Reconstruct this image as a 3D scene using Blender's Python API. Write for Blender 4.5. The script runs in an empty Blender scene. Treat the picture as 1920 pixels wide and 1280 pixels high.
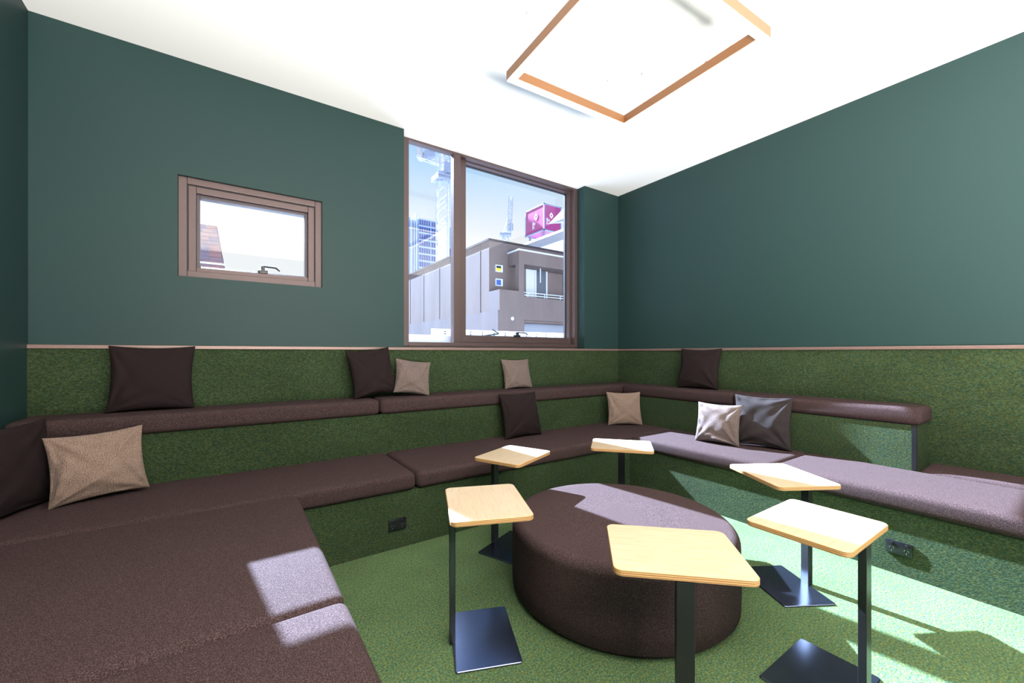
import bpy, bmesh, math, random
from mathutils import Vector, Matrix
R = math.radians
rnd = random.Random(7)
S = bpy.context.scene
COL = S.collection

# ------------------------------------------------------------------ camera, world, sun, large lights, exposure
F, HOR, EYE = 768.8, 661.5, 1.25            # focal length and horizon in pixels of a 1920x1280 frame, eye height
TH = math.atan((2090 - 960) / F)            # angle between the view axis and the long back wall
CC, SS = math.cos(TH), math.sin(TH)
cam = bpy.data.cameras.new('camera')
cam.sensor_width = 36.0
cam.lens = F / 1920 * 36
cam.shift_y = (HOR - 640) / 1920
cam.clip_start = 0.02
cam.clip_end = 1000
co = bpy.data.objects.new('camera', cam)
co.location = (0, 0, EYE)
co.rotation_euler = (R(90), 0, TH - R(90))
COL.objects.link(co)
S.camera = co

S.view_settings.view_transform = 'Standard'
S.view_settings.look = 'None'
S.view_settings.gamma = 1.0
S.view_settings.use_curve_mapping = False
S.view_settings.exposure = 0.0

w = bpy.data.worlds.new('sky')
S.world = w
w.use_nodes = True
nt = w.node_tree
nt.nodes.clear()
out = nt.nodes.new('ShaderNodeOutputWorld')
bg = nt.nodes.new('ShaderNodeBackground')
tc = nt.nodes.new('ShaderNodeTexCoord')
sx = nt.nodes.new('ShaderNodeSeparateXYZ')
cr = nt.nodes.new('ShaderNodeValToRGB')
nt.links.new(tc.outputs['Generated'], sx.inputs[0])
nt.links.new(sx.outputs['Z'], cr.inputs[0])
e = cr.color_ramp.elements
e[0].position = 0.0; e[0].color = (0.98, 0.99, 1.0, 1)
e[1].position = 1.0; e[1].color = (0.10, 0.27, 0.75, 1)
for p, c in ((0.26, (0.95, 0.97, 1.0, 1)), (0.35, (0.68, 0.83, 1.0, 1)), (0.43, (0.42, 0.69, 1.0, 1)), (0.60, (0.24, 0.50, 0.95, 1))):
    k = e.new(p); k.color = c
nt.links.new(cr.outputs[0], bg.inputs[0])
bg.inputs[1].default_value = 1.0
nt.links.new(bg.outputs[0], out.inputs[0])

def lamp(name, kind, loc, energy, color=(1, 1, 1), target=None, **kw):
    l = bpy.data.lights.new(name, kind)
    l.energy = energy
    l.color = color
    for k, v in kw.items():
        setattr(l, k, v)
    o = bpy.data.objects.new(name, l)
    o.location = loc
    if target is not None:
        o.rotation_euler = (Vector(target) - Vector(loc)).to_track_quat('-Z', 'Y').to_euler()
    COL.objects.link(o)
    return o

SUN_D = Vector((0.128, -1.0, -0.765))         # the way sunlight travels, in through the windows of the back wall
lamp('sun', 'SUN', (0, 30, 26), 54.0, (0.73, 0.96, 1.33), target=Vector((0, 30, 26)) + SUN_D, angle=R(0.6))
# unseen lights added behind the camera: an upward ceiling fill, and the flash
lamp('ceiling_fill', 'AREA', (0.7, -1.85, 0.5), 1500.0, (1.0, 0.95, 0.90), target=(0.7, -1.84, 5.0), shape='RECTANGLE', size=4.2, size_y=1.3)
lamp('camera_flash', 'POINT', (0.2, -0.8, 2.1), 60.0, (1.0, 0.93, 0.86), shadow_soft_size=0.12)

# ------------------------------------------------------------------ helpers
def at(px, py, d):
    a, b = (px - 960) / F, (HOR - py) / F
    return Vector(((CC + SS * a) * d, (SS - CC * a) * d, EYE + b * d))
def on_y(px, py, Y):
    a = (px - 960) / F
    return at(px, py, Y / (SS - CC * a))
def on_x(px, py, X):
    a = (px - 960) / F
    return at(px, py, X / (CC + SS * a))

def link(name, me, parent=None, loc=(0, 0, 0)):
    o = bpy.data.objects.new(name, me)
    COL.objects.link(o)
    o.location = loc
    if parent is not None:
        o.parent = parent
    return o
def obj(name, bm, m, parent=None, loc=(0, 0, 0), smooth=False, sharp=40):
    me = bpy.data.meshes.new(name)
    bmesh.ops.recalc_face_normals(bm, faces=bm.faces[:])
    bm.to_mesh(me)
    bm.free()
    for mm in (m if isinstance(m, (list, tuple)) else [m]):
        me.materials.append(mm)
    if smooth:
        for p in me.polygons:
            p.use_smooth = True
        me.set_sharp_from_angle(angle=R(sharp))
    return link(name, me, parent, loc)
def thing(name, label, cat, loc=(0, 0, 0), rotz=0.0, group=None):
    o = bpy.data.objects.new(name, None)
    COL.objects.link(o)
    o.empty_display_size = 0.1
    o.location = loc
    o.rotation_euler = (0, 0, rotz)
    tag(o, label, cat, group)
    return o
def tag(o, label, cat, group=None):
    o['label'] = label
    o['category'] = cat
    if group:
        o['group'] = group
    return o
def struct(o):
    o['kind'] = 'structure'
    return o
def copy_tree(o, parent=None):
    c = o.copy()
    COL.objects.link(c)
    if parent is not None:
        c.parent = parent
    for ch in list(o.children):
        copy_tree(ch, c)
    return c
def box(bm, x0, x1, y0, y1, z0, z1, bev=0.0, seg=3, mi=0):
    t = bmesh.new()
    bmesh.ops.create_cube(t, size=1.0)
    for v in t.verts:
        v.co = ((x0 + x1) / 2 + v.co.x * (x1 - x0), (y0 + y1) / 2 + v.co.y * (y1 - y0), (z0 + z1) / 2 + v.co.z * (z1 - z0))
    if bev > 0:
        bmesh.ops.bevel(t, geom=t.edges[:], offset=bev, segments=seg, profile=0.5, affect='EDGES')
    for f in t.faces:
        f.material_index = mi
    me = bpy.data.meshes.new('t')
    t.to_mesh(me); t.free()
    bm.from_mesh(me)
    bpy.data.meshes.remove(me)
    return bm
def bx(*a, **k):
    return box(bmesh.new(), *a, **k)
def tube(bm, p, q, r, n=8, r2=None):
    p, q = Vector(p), Vector(q)
    d = q - p
    M = Matrix.Translation((p + q) / 2) @ d.to_track_quat('Z', 'Y').to_matrix().to_4x4()
    bmesh.ops.create_cone(bm, cap_ends=True, segments=n, radius1=r, radius2=r if r2 is None else r2, depth=d.length, matrix=M)
    return bm
def beam(bm, p, q, wd):
    return tube(bm, p, q, wd * 0.7071, 4)
def ring_xz(bm, x0, x1, z0, z1, y0, y1, wl, wr, wb, wt, bev=0.0):
    """rectangular frame standing in the XZ plane, as four bars"""
    box(bm, x0, x0 + wl, y0, y1, z0, z1, bev, 2)
    box(bm, x1 - wr, x1, y0, y1, z0, z1, bev, 2)
    box(bm, x0 + wl, x1 - wr, y0, y1, z0, z0 + wb, bev, 2)
    box(bm, x0 + wl, x1 - wr, y0, y1, z1 - wt, z1, bev, 2)
    return bm

# ------------------------------------------------------------------ materials
def mat(name, col, rough=0.6, metal=0.0, spec=0.5, **kw):
    m = bpy.data.materials.new(name)
    m.use_nodes = True
    b = m.node_tree.nodes['Principled BSDF']
    b.inputs['Base Color'].default_value = (*col, 1)
    b.inputs['Roughness'].default_value = rough
    b.inputs['Metallic'].default_value = metal
    b.inputs['Specular IOR Level'].default_value = spec
    for k, v in kw.items():
        b.inputs[k.replace('_', ' ')].default_value = v
    return m
def N(m, t, **kw):
    n = m.node_tree.nodes.new('ShaderNode' + t)
    for k, v in kw.items():
        setattr(n, k, v)
    return n
def L(m, a, b):
    m.node_tree.links.new(a, b)
def P(m):
    return m.node_tree.nodes['Principled BSDF']
def coords(m, kind='Object', scale=(1, 1, 1)):
    mp = N(m, 'Mapping')
    mp.inputs['Scale'].default_value = scale
    if kind == 'Position':
        L(m, N(m, 'NewGeometry').outputs['Position'], mp.inputs[0])
    else:
        L(m, N(m, 'TexCoord').outputs[kind], mp.inputs[0])
    return mp.outputs[0]
def noise(m, vec, scale, detail=3.0, rough=0.6):
    n = N(m, 'TexNoise')
    n.inputs['Scale'].default_value = scale
    n.inputs['Detail'].default_value = detail
    n.inputs['Roughness'].default_value = rough
    L(m, vec, n.inputs['Vector'])
    return n.outputs['Fac']
def ramp(m, fac, stops):
    r = N(m, 'ValToRGB')
    el = r.color_ramp.elements
    el[0].position, el[0].color = stops[0][0], (*stops[0][1], 1)
    el[1].position, el[1].color = stops[-1][0], (*stops[-1][1], 1)
    for p, c in stops[1:-1]:
        k = el.new(p); k.color = (*c, 1)
    L(m, fac, r.inputs[0])
    return r.outputs[0]
def mix(m, fac, a, b, mode='MIX'):
    n = N(m, 'Mix', data_type='RGBA', blend_type=mode)
    for s, v in ((0, fac), (6, a), (7, b)):
        if hasattr(v, 'is_output'):
            L(m, v, n.inputs[s])
        else:
            n.inputs[s].default_value = v if s == 0 else (*v, 1)
    return n.outputs[2]
def bump(m, h, strength, dist):
    b = N(m, 'Bump')
    b.inputs['Strength'].default_value = strength
    b.inputs['Distance'].default_value = dist
    L(m, h, b.inputs['Height'])
    L(m, b.outputs[0], P(m).inputs['Normal'])

def carpet(name, scale, gain=1.0):
    m = mat(name, (0.06, 0.12, 0.05), 0.95, spec=0.15)
    v = coords(m, 'Position', scale)
    n1 = noise(m, v, 125, 3, 0.7)
    n2 = noise(m, v, 60, 2, 0.5)
    n3 = noise(m, v, 3.0, 2, 0.5)
    g = gain
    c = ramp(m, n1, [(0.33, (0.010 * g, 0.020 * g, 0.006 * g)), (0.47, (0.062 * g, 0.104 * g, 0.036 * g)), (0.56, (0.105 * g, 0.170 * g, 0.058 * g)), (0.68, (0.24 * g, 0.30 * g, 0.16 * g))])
    fleck = ramp(m, n2, [(0.38, (0.036 * g, 0.098 * g, 0.075 * g)), (0.62, (0.115 * g, 0.130 * g, 0.042 * g))])
    c = mix(m, 0.42, c, fleck)
    c = mix(m, 0.35, c, ramp(m, n3, [(0.3, (0.6, 0.6, 0.6)), (0.7, (1.2, 1.2, 1.2))]), 'MULTIPLY')
    L(m, c, P(m).inputs['Base Color'])
    bump(m, n1, 0.9, 0.008)
    return m
M = {}
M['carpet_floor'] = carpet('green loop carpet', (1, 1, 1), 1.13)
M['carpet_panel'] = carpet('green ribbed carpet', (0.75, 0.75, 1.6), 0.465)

def paint(name, col, rough=0.55, spec=0.35):
    m = mat(name, col, rough, spec=spec)
    v = coords(m, 'Position')
    bump(m, noise(m, v, 260, 2), 0.06, 0.001)
    return m
M['green_paint'] = paint('deep green wall paint', (0.0172, 0.0405, 0.0385), 0.5, 0.22)
M['cladding'] = paint('pale grey facade paint', (0.50, 0.48, 0.46), 0.8, 0.2)  # pale so that the added facade reflects sunlight
M['white_paint'] = paint('white ceiling paint', (0.92, 0.92, 0.92), 0.8, 0.2)

def fabric(name, col, fleck, scale=420, sheen=0.25, amount=0.5):
    m = mat(name, col, 0.9, spec=0.1)
    P(m).inputs['Sheen Weight'].default_value = sheen
    P(m).inputs['Sheen Roughness'].default_value = 0.5
    v = coords(m, 'Position')
    n1 = noise(m, v, scale, 2, 0.7)
    lo = tuple(x * 0.55 for x in col)
    c = ramp(m, n1, [(0.32, lo), (0.5, col), (0.63, tuple((a + b) / 2 for a, b in zip(col, fleck))), (0.78, fleck)])
    L(m, c, P(m).inputs['Base Color'])
    bump(m, n1, amount, 0.002)
    return m
M['brown_fabric'] = fabric('dark brown wool felt', (0.0385, 0.0228, 0.0220), (0.135, 0.088, 0.086), scale=330, sheen=0.0)
M['dark_fabric'] = fabric('plain dark brown cotton', (0.0165, 0.0105, 0.0105), (0.025, 0.016, 0.016), 500, 0.0, 0.25)
M['slub_fabric'] = fabric('slub dark cotton', (0.030, 0.0235, 0.0235), (0.055, 0.044, 0.043), 400, 0.0, 0.3)

def weave(name, a, b):
    m = mat(name, a, 0.95, spec=0.15)
    P(m).inputs['Sheen Weight'].default_value = 0.08
    v = coords(m, 'Object')
    w1 = N(m, 'TexWave', wave_type='BANDS', bands_direction='X'); w2 = N(m, 'TexWave', wave_type='BANDS', bands_direction='Y')
    for q in (w1, w2):
        q.inputs['Scale'].default_value = 58
        q.inputs['Distortion'].default_value = 3.5
        q.inputs['Detail Scale'].default_value = 3.0
        L(m, v, q.inputs['Vector'])
    n1 = noise(m, v, 240, 3, 0.7)
    f = mix(m, 0.5, mix(m, 0.5, w1.outputs['Color'], w2.outputs['Color']), mix(m, 1.0, (0, 0, 0), n1))
    c = ramp(m, f, [(0.33, a), (0.67, b)])
    L(m, c, P(m).inputs['Base Color'])
    bump(m, f, 0.4, 0.003)
    return m
M['tweed'] = weave('oatmeal tweed', (0.072, 0.047, 0.036), (0.34, 0.232, 0.182))
M['grey_tweed'] = weave('grey brown tweed', (0.047, 0.034, 0.030), (0.23, 0.168, 0.148))

def metal_brown(name, col):
    m = mat(name, col, 0.38, 0.35, 0.5)
    v = coords(m, 'Position', (1, 1, 14))
    n = noise(m, v, 30, 2)
    L(m, mix(m, 0.25, col, ramp(m, n, [(0.3, (0.7, 0.7, 0.7)), (0.7, (1.25, 1.25, 1.25))]), 'MULTIPLY'), P(m).inputs['Base Color'])
    return m
M['bronze'] = metal_brown('bronze anodised aluminium', (0.092, 0.059, 0.057))
M['bronze_dark'] = metal_brown('dark bronze aluminium', (0.06, 0.045, 0.05))
M['trim'] = metal_brown('brown timber cap', (0.235, 0.150, 0.130))
M['rubber'] = mat('black gasket', (0.012, 0.012, 0.016), 0.6)
M['black_steel'] = mat('black lacquered steel plate', (0.13, 0.15, 0.22), 0.22, 0.95, 0.5)
M['black_leg'] = mat('black satin steel tube', (0.012, 0.012, 0.014), 0.28, 0.0, 0.5)
M['black_plastic'] = mat('black plastic', (0.010, 0.010, 0.012), 0.25)
M['chrome'] = mat('steel pin', (0.6, 0.6, 0.62), 0.25, 1.0)
M['white_cable'] = mat('clear cable', (0.78, 0.78, 0.78), 0.4)
M['gold'] = mat('bronze gold anodised profile', (0.20, 0.085, 0.030), 0.42, 0.2)
def emit(name, col, st):
    m = bpy.data.materials.new(name)
    m.use_nodes = True
    t = m.node_tree
    t.nodes.clear()
    o = t.nodes.new('ShaderNodeOutputMaterial'); q = t.nodes.new('ShaderNodeEmission')
    q.inputs[0].default_value = (*col, 1); q.inputs[1].default_value = st
    t.links.new(q.outputs[0], o.inputs[0])
    return m
M['led'] = emit('glowing opal diffuser', (1.0, 0.90, 0.74), 8.0)

def glass():
    m = bpy.data.materials.new('window glass')
    m.use_nodes = True
    t = m.node_tree
    t.nodes.clear()
    o = t.nodes.new('ShaderNodeOutputMaterial')
    tr = t.nodes.new('ShaderNodeBsdfTransparent'); gl = t.nodes.new('ShaderNodeBsdfGlossy')
    tr.inputs[0].default_value = (0.99, 0.995, 0.995, 1)
    gl.inputs['Roughness'].default_value = 0.0
    lw = t.nodes.new('ShaderNodeLayerWeight')           # Schlick: 0.04 + 0.96 (1 - cos)^5, the same from both sides
    pw = t.nodes.new('ShaderNodeMath'); pw.operation = 'POWER'; pw.inputs[1].default_value = 5.0
    fr = t.nodes.new('ShaderNodeMath'); fr.operation = 'MULTIPLY_ADD'; fr.inputs[1].default_value = 0.96; fr.inputs[2].default_value = 0.04
    t.links.new(lw.outputs['Facing'], pw.inputs[0]); t.links.new(pw.outputs[0], fr.inputs[0])
    mx = t.nodes.new('ShaderNodeMixShader')
    t.links.new(fr.outputs[0], mx.inputs[0]); t.links.new(tr.outputs[0], mx.inputs[1]); t.links.new(gl.outputs[0], mx.inputs[2])
    t.links.new(mx.outputs[0], o.inputs[0])
    return m
M['glass'] = glass()

def ply_top():
    m = mat('birch ply veneer', (0.80, 0.62, 0.42), 0.32, spec=0.4)
    v = coords(m, 'Object', (1.2, 14, 1))
    n = noise(m, v, 9, 4, 0.6)
    c = ramp(m, n, [(0.25, (0.42, 0.30, 0.175)), (0.5, (0.485, 0.37, 0.24)), (0.75, (0.53, 0.415, 0.29))])
    L(m, c, P(m).inputs['Base Color'])
    return m
def ply_edge():
    m = mat('ply edge layers', (0.6, 0.35, 0.15), 0.5)
    w1 = N(m, 'TexWave', wave_type='BANDS', bands_direction='Z')
    w1.inputs['Scale'].default_value = 50
    w1.inputs['Distortion'].default_value = 0.4
    L(m, coords(m, 'Object'), w1.inputs['Vector'])
    L(m, ramp(m, w1.outputs['Fac'], [(0.2, (0.28, 0.12, 0.035)), (0.8, (0.55, 0.33, 0.14))]), P(m).inputs['Base Color'])
    return m
M['ply'] = ply_top()
M['ply_edge'] = ply_edge()

# ------------------------------------------------------------------ room shell
XL, XR, YB, YF, ZC = -0.99, 4.07, 3.57, -2.6, 3.25
WIN1 = (-0.31, 0.59, 1.774, 2.462)          # small window opening: x0, x1, z0, z1
WIN2 = (1.262, 3.478, 1.302, 3.25)          # large window opening, up to the ceiling
fl = struct(obj('floor', bx(XL - 0.2, XR + 0.2, YF - 0.2, YB + 0.25, -0.2, 0.0), M['carpet_floor']))
ce = struct(obj('ceiling', bx(XL - 0.2, XR + 0.2, YF - 0.2, YB + 0.20, ZC, ZC + 0.25), M['white_paint']))

bm = bmesh.new()
ya, yb = YB, YB + 0.20
xs = [XL - 0.2, WIN1[0], WIN1[1], WIN2[0], WIN2[1], XR + 0.2]
box(bm, xs[0], xs[1], ya, yb, 0, ZC)
box(bm, xs[1], xs[2], ya, yb, 0, WIN1[2])
box(bm, xs[1], xs[2], ya, yb, WIN1[3], ZC)
box(bm, xs[2], xs[3], ya, yb, 0, ZC)
box(bm, xs[3], xs[4], ya, yb, 0, WIN2[2])
box(bm, xs[4], xs[5], ya, yb, 0, ZC)
bmesh.ops.remove_doubles(bm, verts=bm.verts[:], dist=1e-5)
wall_back = struct(obj('wall_back', bm, M['green_paint']))
bm = bmesh.new()                              # outer facade round the two windows, added pale to bounce sun across the street
fx = [-9.0, WIN1[0] - 0.05, WIN1[1] + 0.05, WIN2[0] - 0.04, WIN2[1] + 0.04, 17.0]
fa, fb = YB + 0.20, YB + 0.23
for a, b, c, d in ((0, 1, -4.5, 7), (1, 2, -4.5, WIN1[2] - 0.05), (1, 2, WIN1[3] + 0.07, 7), (2, 3, -4.5, 7), (3, 4, -4.5, WIN2[2] - 0.02), (3, 4, ZC + 0.02, 7), (4, 5, -4.5, 7)):
    box(bm, fx[a], fx[b], fa, fb, c, d)
obj('bounce_cladding', bm, M['cladding'], wall_back)
wall_right = struct(obj('wall_right', bx(XR, XR + 0.2, YF, YB, 0, ZC), M['green_paint']))
wall_left = struct(obj('wall_left', bx(XL - 0.2, XL, YF, YB, 0, ZC), M['green_paint']))
wall_front = struct(obj('wall_front', bx(XL - 0.2, XR + 0.2, YF - 0.2, YF, 0, ZC), M['green_paint']))
CZ = 1.276                                   # top of the carpet lining on the walls
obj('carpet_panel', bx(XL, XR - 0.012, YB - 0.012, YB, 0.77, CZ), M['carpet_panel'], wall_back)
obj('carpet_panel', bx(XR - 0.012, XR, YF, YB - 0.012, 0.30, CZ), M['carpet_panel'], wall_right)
struct(obj('trim_1', bx(XL, XR, YB - 0.024, YB + 0.004, CZ, 1.300, 0.003, 2), M['trim']))
struct(obj('trim_2', bx(XR - 0.024, XR + 0.004, YF, YB - 0.024, CZ, 1.300, 0.003, 2), M['trim']))

# ------------------------------------------------------------------ windows
def crank(parent, x, y, z, s=1.0):
    """window winder: a foot, a stem and a folded lever"""
    bm = bmesh.new()
    box(bm, -0.032 * s, 0.032 * s, -0.016, 0.012, -0.008, 0.014, 0.004, 2)
    box(bm, -0.010 * s, 0.012 * s, -0.020, 0.006, 0.010, 0.046, 0.004, 2)
    h = obj('handle', bm, M['black_plastic'], parent, (x, y, z), True)
    bm = bmesh.new()
    tube(bm, (0, -0.014, 0.042), (0.085 * s, -0.020, 0.038), 0.006)
    tube(bm, (0.083 * s, -0.020, 0.039), (0.110 * s, -0.020, 0.016), 0.006, 8, 0.005)
    obj('lever', bm, M['black_plastic'], h, (0, 0, 0), True)

win1 = struct(thing('window_1', 'small bronze-framed awning window in the green back wall', 'window', (0.14, 3.6, 1.774)))
del win1['category']
def wpart(root, name, bm, m, smooth=False):
    for v in bm.verts:
        v.co -= root.location
    return obj(name, bm, m, root, (0, 0, 0), smooth)
x0, x1, z0, z1 = WIN1
bm = ring_xz(bmesh.new(), x0, x1, z0, z1, 3.592, 3.70, 0.048, 0.048, 0.045, 0.045, 0.003)
wpart(win1, 'window_frame', bm, M['bronze'])
bm = ring_xz(bmesh.new(), x0 + 0.048, x1 - 0.048, z0 + 0.045, z1 - 0.045, 3.606, 3.62, 0.006, 0.006, 0.006, 0.006)
wpart(win1, 'gasket', bm, M['rubber'])
bm = ring_xz(bmesh.new(), x0 + 0.054, x1 - 0.054, z0 + 0.040, z1 - 0.054, 3.598, 3.70, 0.044, 0.044, 0.034, 0.044, 0.003)
wpart(win1, 'sash', bm, M['bronze'])
bm = ring_xz(bmesh.new(), x0 + 0.098, x1 - 0.098, z0 + 0.074, z1 - 0.098, 3.625, 3.69, 0.018, 0.018, 0.010, 0.022, 0.002)
wpart(win1, 'glazing_bead', bm, M['bronze_dark'])
wpart(win1, 'window_pane', bx(x0 + 0.105, x1 - 0.105, 3.662, 3.664, z0 + 0.08, z1 - 0.11), M['glass'])
crank(win1, 0.185 - 0.14, 3.605 - 3.6, 0.082)

win2 = struct(thing('window_2', 'tall bronze-framed two-light window beside the corner', 'window', (2.37, 3.7, 1.302)))
del win2['category']
x0, x1, z0, z1 = WIN2
FY0, FY1, GL, GR = 3.69, 3.76, 3.735, 3.84   # face and back of the frame, fixed pane, outward-opening sash pane
mx0, mx1 = on_y(851, 600, FY0).x, on_y(864, 600, FY0).x
gx0, gx1 = on_y(867, 500, GR).x, on_y(1058, 500, GR).x
gz0, gz1 = on_y(1058, 634, GR).z, min(on_y(866, 309, GR).z, ZC - 0.03)
bm = bmesh.new()
box(bm, x0, 1.352, FY0, FY1, z0, ZC, 0.003, 2)
box(bm, gx1 + 0.035, x1, FY0, FY1, z0, ZC, 0.003, 2)
box(bm, 1.352, gx1 + 0.035, FY0, FY1, z0, z0 + 0.052, 0.003, 2)
box(bm, 1.352, gx1 + 0.035, FY0, FY1, ZC - 0.022, ZC, 0.003, 2)
wpart(win2, 'window_frame', bm, M['bronze'])
wpart(win2, 'mullion', bx(mx0, mx1, FY0, FY1, z0 + 0.052, ZC - 0.022, 0.003, 2), M['bronze'])
wpart(win2, 'sash', ring_xz(bmesh.new(), mx1 - 0.03, gx1 + 0.06, z0 + 0.01, ZC - 0.002, FY1 + 0.001, 3.862, gx0 - mx1 + 0.03, 0.052, gz0 - z0 - 0.01, ZC - 0.002 - gz1, 0.003), M['bronze'])
wpart(win2, 'gasket', ring_xz(bmesh.new(), gx0 - 0.002, gx1 + 0.006, gz0 - 0.002, gz1 + 0.002, GR - 0.016, GR + 0.012, 0.008, 0.010, 0.008, 0.008), M['rubber'])
wpart(win2, 'window_pane', bx(1.345, mx0 + 0.01, GL, GL + 0.002, z0 + 0.045, ZC - 0.015), M['glass'])
wpart(win2, 'window_pane', bx(gx0 - 0.01, gx1 + 0.01, GR, GR + 0.002, gz0 - 0.01, gz1 + 0.01), M['glass'])
crank(win2, on_y(968, 633, FY1).x - 2.37, FY1 - 0.012 - 3.7, gz0 - 1.302 + 0.004, 1.25)
b_ = bmesh.new()
tube(b_, (-0.10, 0.172, 0.135), (0.10, 0.20, 0.165), 0.008)
tube(b_, (0.10, 0.20, 0.165), (0.03, 0.23, 0.215), 0.007)
obj('stay_arm', b_, M['rubber'], win2, (on_y(940, 628, FY0).x - 2.37, 0, 0))

# ------------------------------------------------------------------ tiered bench clad in carpet
Y0, Y1, X0, X1 = 2.583, 3.25, 3.107, 3.745   # faces of the low and the high step
ZS, ZU = 0.36, 0.767
BE = -0.9                                    # where the side wings end, behind the camera
bench = thing('tiered_bench', 'green carpeted two-tier bench base wrapped around three sides of the room', 'bench', (1.5, 3.0, 0))
def bpart(name, bm, m):
    for v in bm.verts:
        v.co -= bench.location
    return obj(name, bm, m, bench)
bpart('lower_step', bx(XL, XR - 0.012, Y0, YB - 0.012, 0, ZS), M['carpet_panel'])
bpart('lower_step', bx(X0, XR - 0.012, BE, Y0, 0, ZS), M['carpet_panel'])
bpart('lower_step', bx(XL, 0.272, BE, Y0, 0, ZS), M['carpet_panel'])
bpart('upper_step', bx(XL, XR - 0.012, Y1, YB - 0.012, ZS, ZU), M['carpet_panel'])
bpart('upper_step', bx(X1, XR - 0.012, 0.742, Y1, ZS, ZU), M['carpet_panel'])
bm = bmesh.new()
box(bm, X1 - 0.004, X1 + 0.022, 0.738, 0.742, ZS + 0.11, ZU, 0.0008, 1)
box(bm, X1 - 0.004, X1, 0.742, 0.762, ZS + 0.11, ZU, 0.0008, 1)
bpart('corner_trim', bm, M['black_leg'])

def cushion(x0, x1, y0, y1, z0, z1, label, group, r=0.034):
    """upholstered slab with soft edges and a slightly crowned top"""
    cx, cy = (x0 + x1) / 2, (y0 + y1) / 2
    hx, hy, t = (x1 - x0) / 2, (y1 - y0) / 2, z1 - z0
    bm = box(bmesh.new(), -hx, hx, -hy, hy, 0, t, r, 5)
    for v in bm.verts:
        if v.co.z < r * 0.9:
            v.co.x *= 1 - 0.012 * (1 - v.co.z / r) / max(hx, 0.3) * 0.3
    o = obj('seat_cushion', bm, M['brown_fabric'], None, (cx, cy, z0), True, 60)
    return tag(o, label, 'cushion', group)
ZL, ZT = 0.472, 0.885
low, high = 'brown pads on the lower tier', 'brown pads on the upper tier'
YC, XC = Y0 - 0.010, X0 - 0.010              # pads overhang the carpet by a centimetre
cushion(XL + 0.004, 0.988, YC - 0.018, Y1 - 0.003, ZS, ZL, 'dark brown seat pad on the lower back tier below the small window', low)
cushion(0.993, X1 - 0.003, YC - 0.018, Y1 - 0.003, ZS, ZL, 'long dark brown seat pad on the lower tier under the large window, reaching the corner', low)
cushion(XC - 0.016, X1 - 0.003, 1.358, YC - 0.023, ZS, ZL, 'brown seat pad on the right lower tier with two pillows on it', low)
cushion(XC - 0.016, X1 - 0.003, BE, 1.353, ZS, ZL, 'sunlit brown seat pad on the right lower tier running out of the right edge', low)
cushion(X1 + 0.002, XR - 0.014, BE, 0.728, ZS, ZL + 0.014, 'shaded brown seat pad against the right wall past the end of the upper tier', low)
cushion(XL + 0.004, 0.300, 1.389, YC - 0.023, ZS, ZL, 'wide brown seat pad in the left foreground carrying most of the square sun patch', low)
cushion(XL + 0.004, 0.300, BE, 1.384, ZS, ZL, 'brown seat pad at the bottom left corner of the photo, nearest the camera', low)
cushion(XL + 0.004, 0.948, Y1 - 0.030, YB - 0.014, ZU, ZT, 'dark brown pad on the upper back tier under the small window', high)
cushion(0.953, XR - 0.014, Y1 - 0.030, YB - 0.014, ZU, ZT, 'dark brown pad on the upper back tier under the large window', high)
cushion(X1 - 0.012, XR - 0.014, 1.949, Y1 - 0.035, ZU, ZT, 'dark brown pad on the upper right tier next to the room corner', high)
cushion(X1 - 0.012, XR - 0.014, 0.715, 1.944, ZU, ZT, 'dark brown pad on the upper right tier with the sunlit front edge and free end', high)

# ------------------------------------------------------------------ pillows
def pillow_mesh(wd, ht, th, seed, wr=1.0):
    q = random.Random(seed)
    n = 40
    bm = bmesh.new()
    grid = {}
    ph = [q.uniform(0, 6.28) for _ in range(12)]
    corners = [(-1, -1), (1, -1), (1, 1), (-1, 1)]
    cw = [q.uniform(0.5, 1.3) for _ in range(4)]
    # the two bottom corners carry the folds of a pillow that stands on its edge
    cw[0] *= 1.35; cw[1] *= 1.35
    for side in (1, -1):
        for i in range(n + 1):
            for j in range(n + 1):
                if side == -1 and (i in (0, n) or j in (0, n)):
                    grid[(side, i, j)] = grid[(1, i, j)]
                    continue
                u = math.sin((i / n - 0.5) * math.pi * 0.96) / math.sin(0.48 * math.pi)
                v = math.sin((j / n - 0.5) * math.pi * 0.96) / math.sin(0.48 * math.pi)
                k = 0.085
                x = wd / 2 * u * (1 - k * (1 - v * v) * abs(u) ** 1.5)
                y = ht / 2 * v * (1 - k * (1 - u * u) * abs(v) ** 1.5)
                f = max(0.0, (1 - u * u) * (1 - v * v))
                z = th / 2 * f ** 0.42 * (1 - 0.14 * v)
                d = 0.0
                for c, (a, b) in enumerate(corners):
                    dx, dy = (u - a) * wd / 2, (v - b) * ht / 2
                    r = math.hypot(dx, dy)
                    an = math.atan2(dy, dx)
                    g = r / 0.10 * math.exp(1 - r / 0.10) if r > 0 else 0
                    d += cw[c] * 0.0034 * g * (math.sin(an * 9 + ph[c]) + 0.6 * math.sin(an * 17 + ph[c + 4]))
                # creases running in from the side seams
                d += 0.0030 * math.sin(v * 15 + ph[4]) * max(0, abs(u) - 0.55) * 2.2
                d += 0.0026 * math.sin(u * 13 + ph[5]) * max(0, abs(v) - 0.55) * 2.2
                d += 0.0030 * math.sin(u * 3 + ph[6]) * math.sin(v * 4 + ph[7]) * f
                z = side * (z + wr * d * min(1, f * 7))
                grid[(side, i, j)] = bm.verts.new((x, y, z))
        for i in range(n):
            for j in range(n):
                bm.faces.new([grid[(side, a, b)] for a, b in ((i, j), (i + 1, j), (i + 1, j + 1), (i, j + 1))])
    return bm
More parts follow.
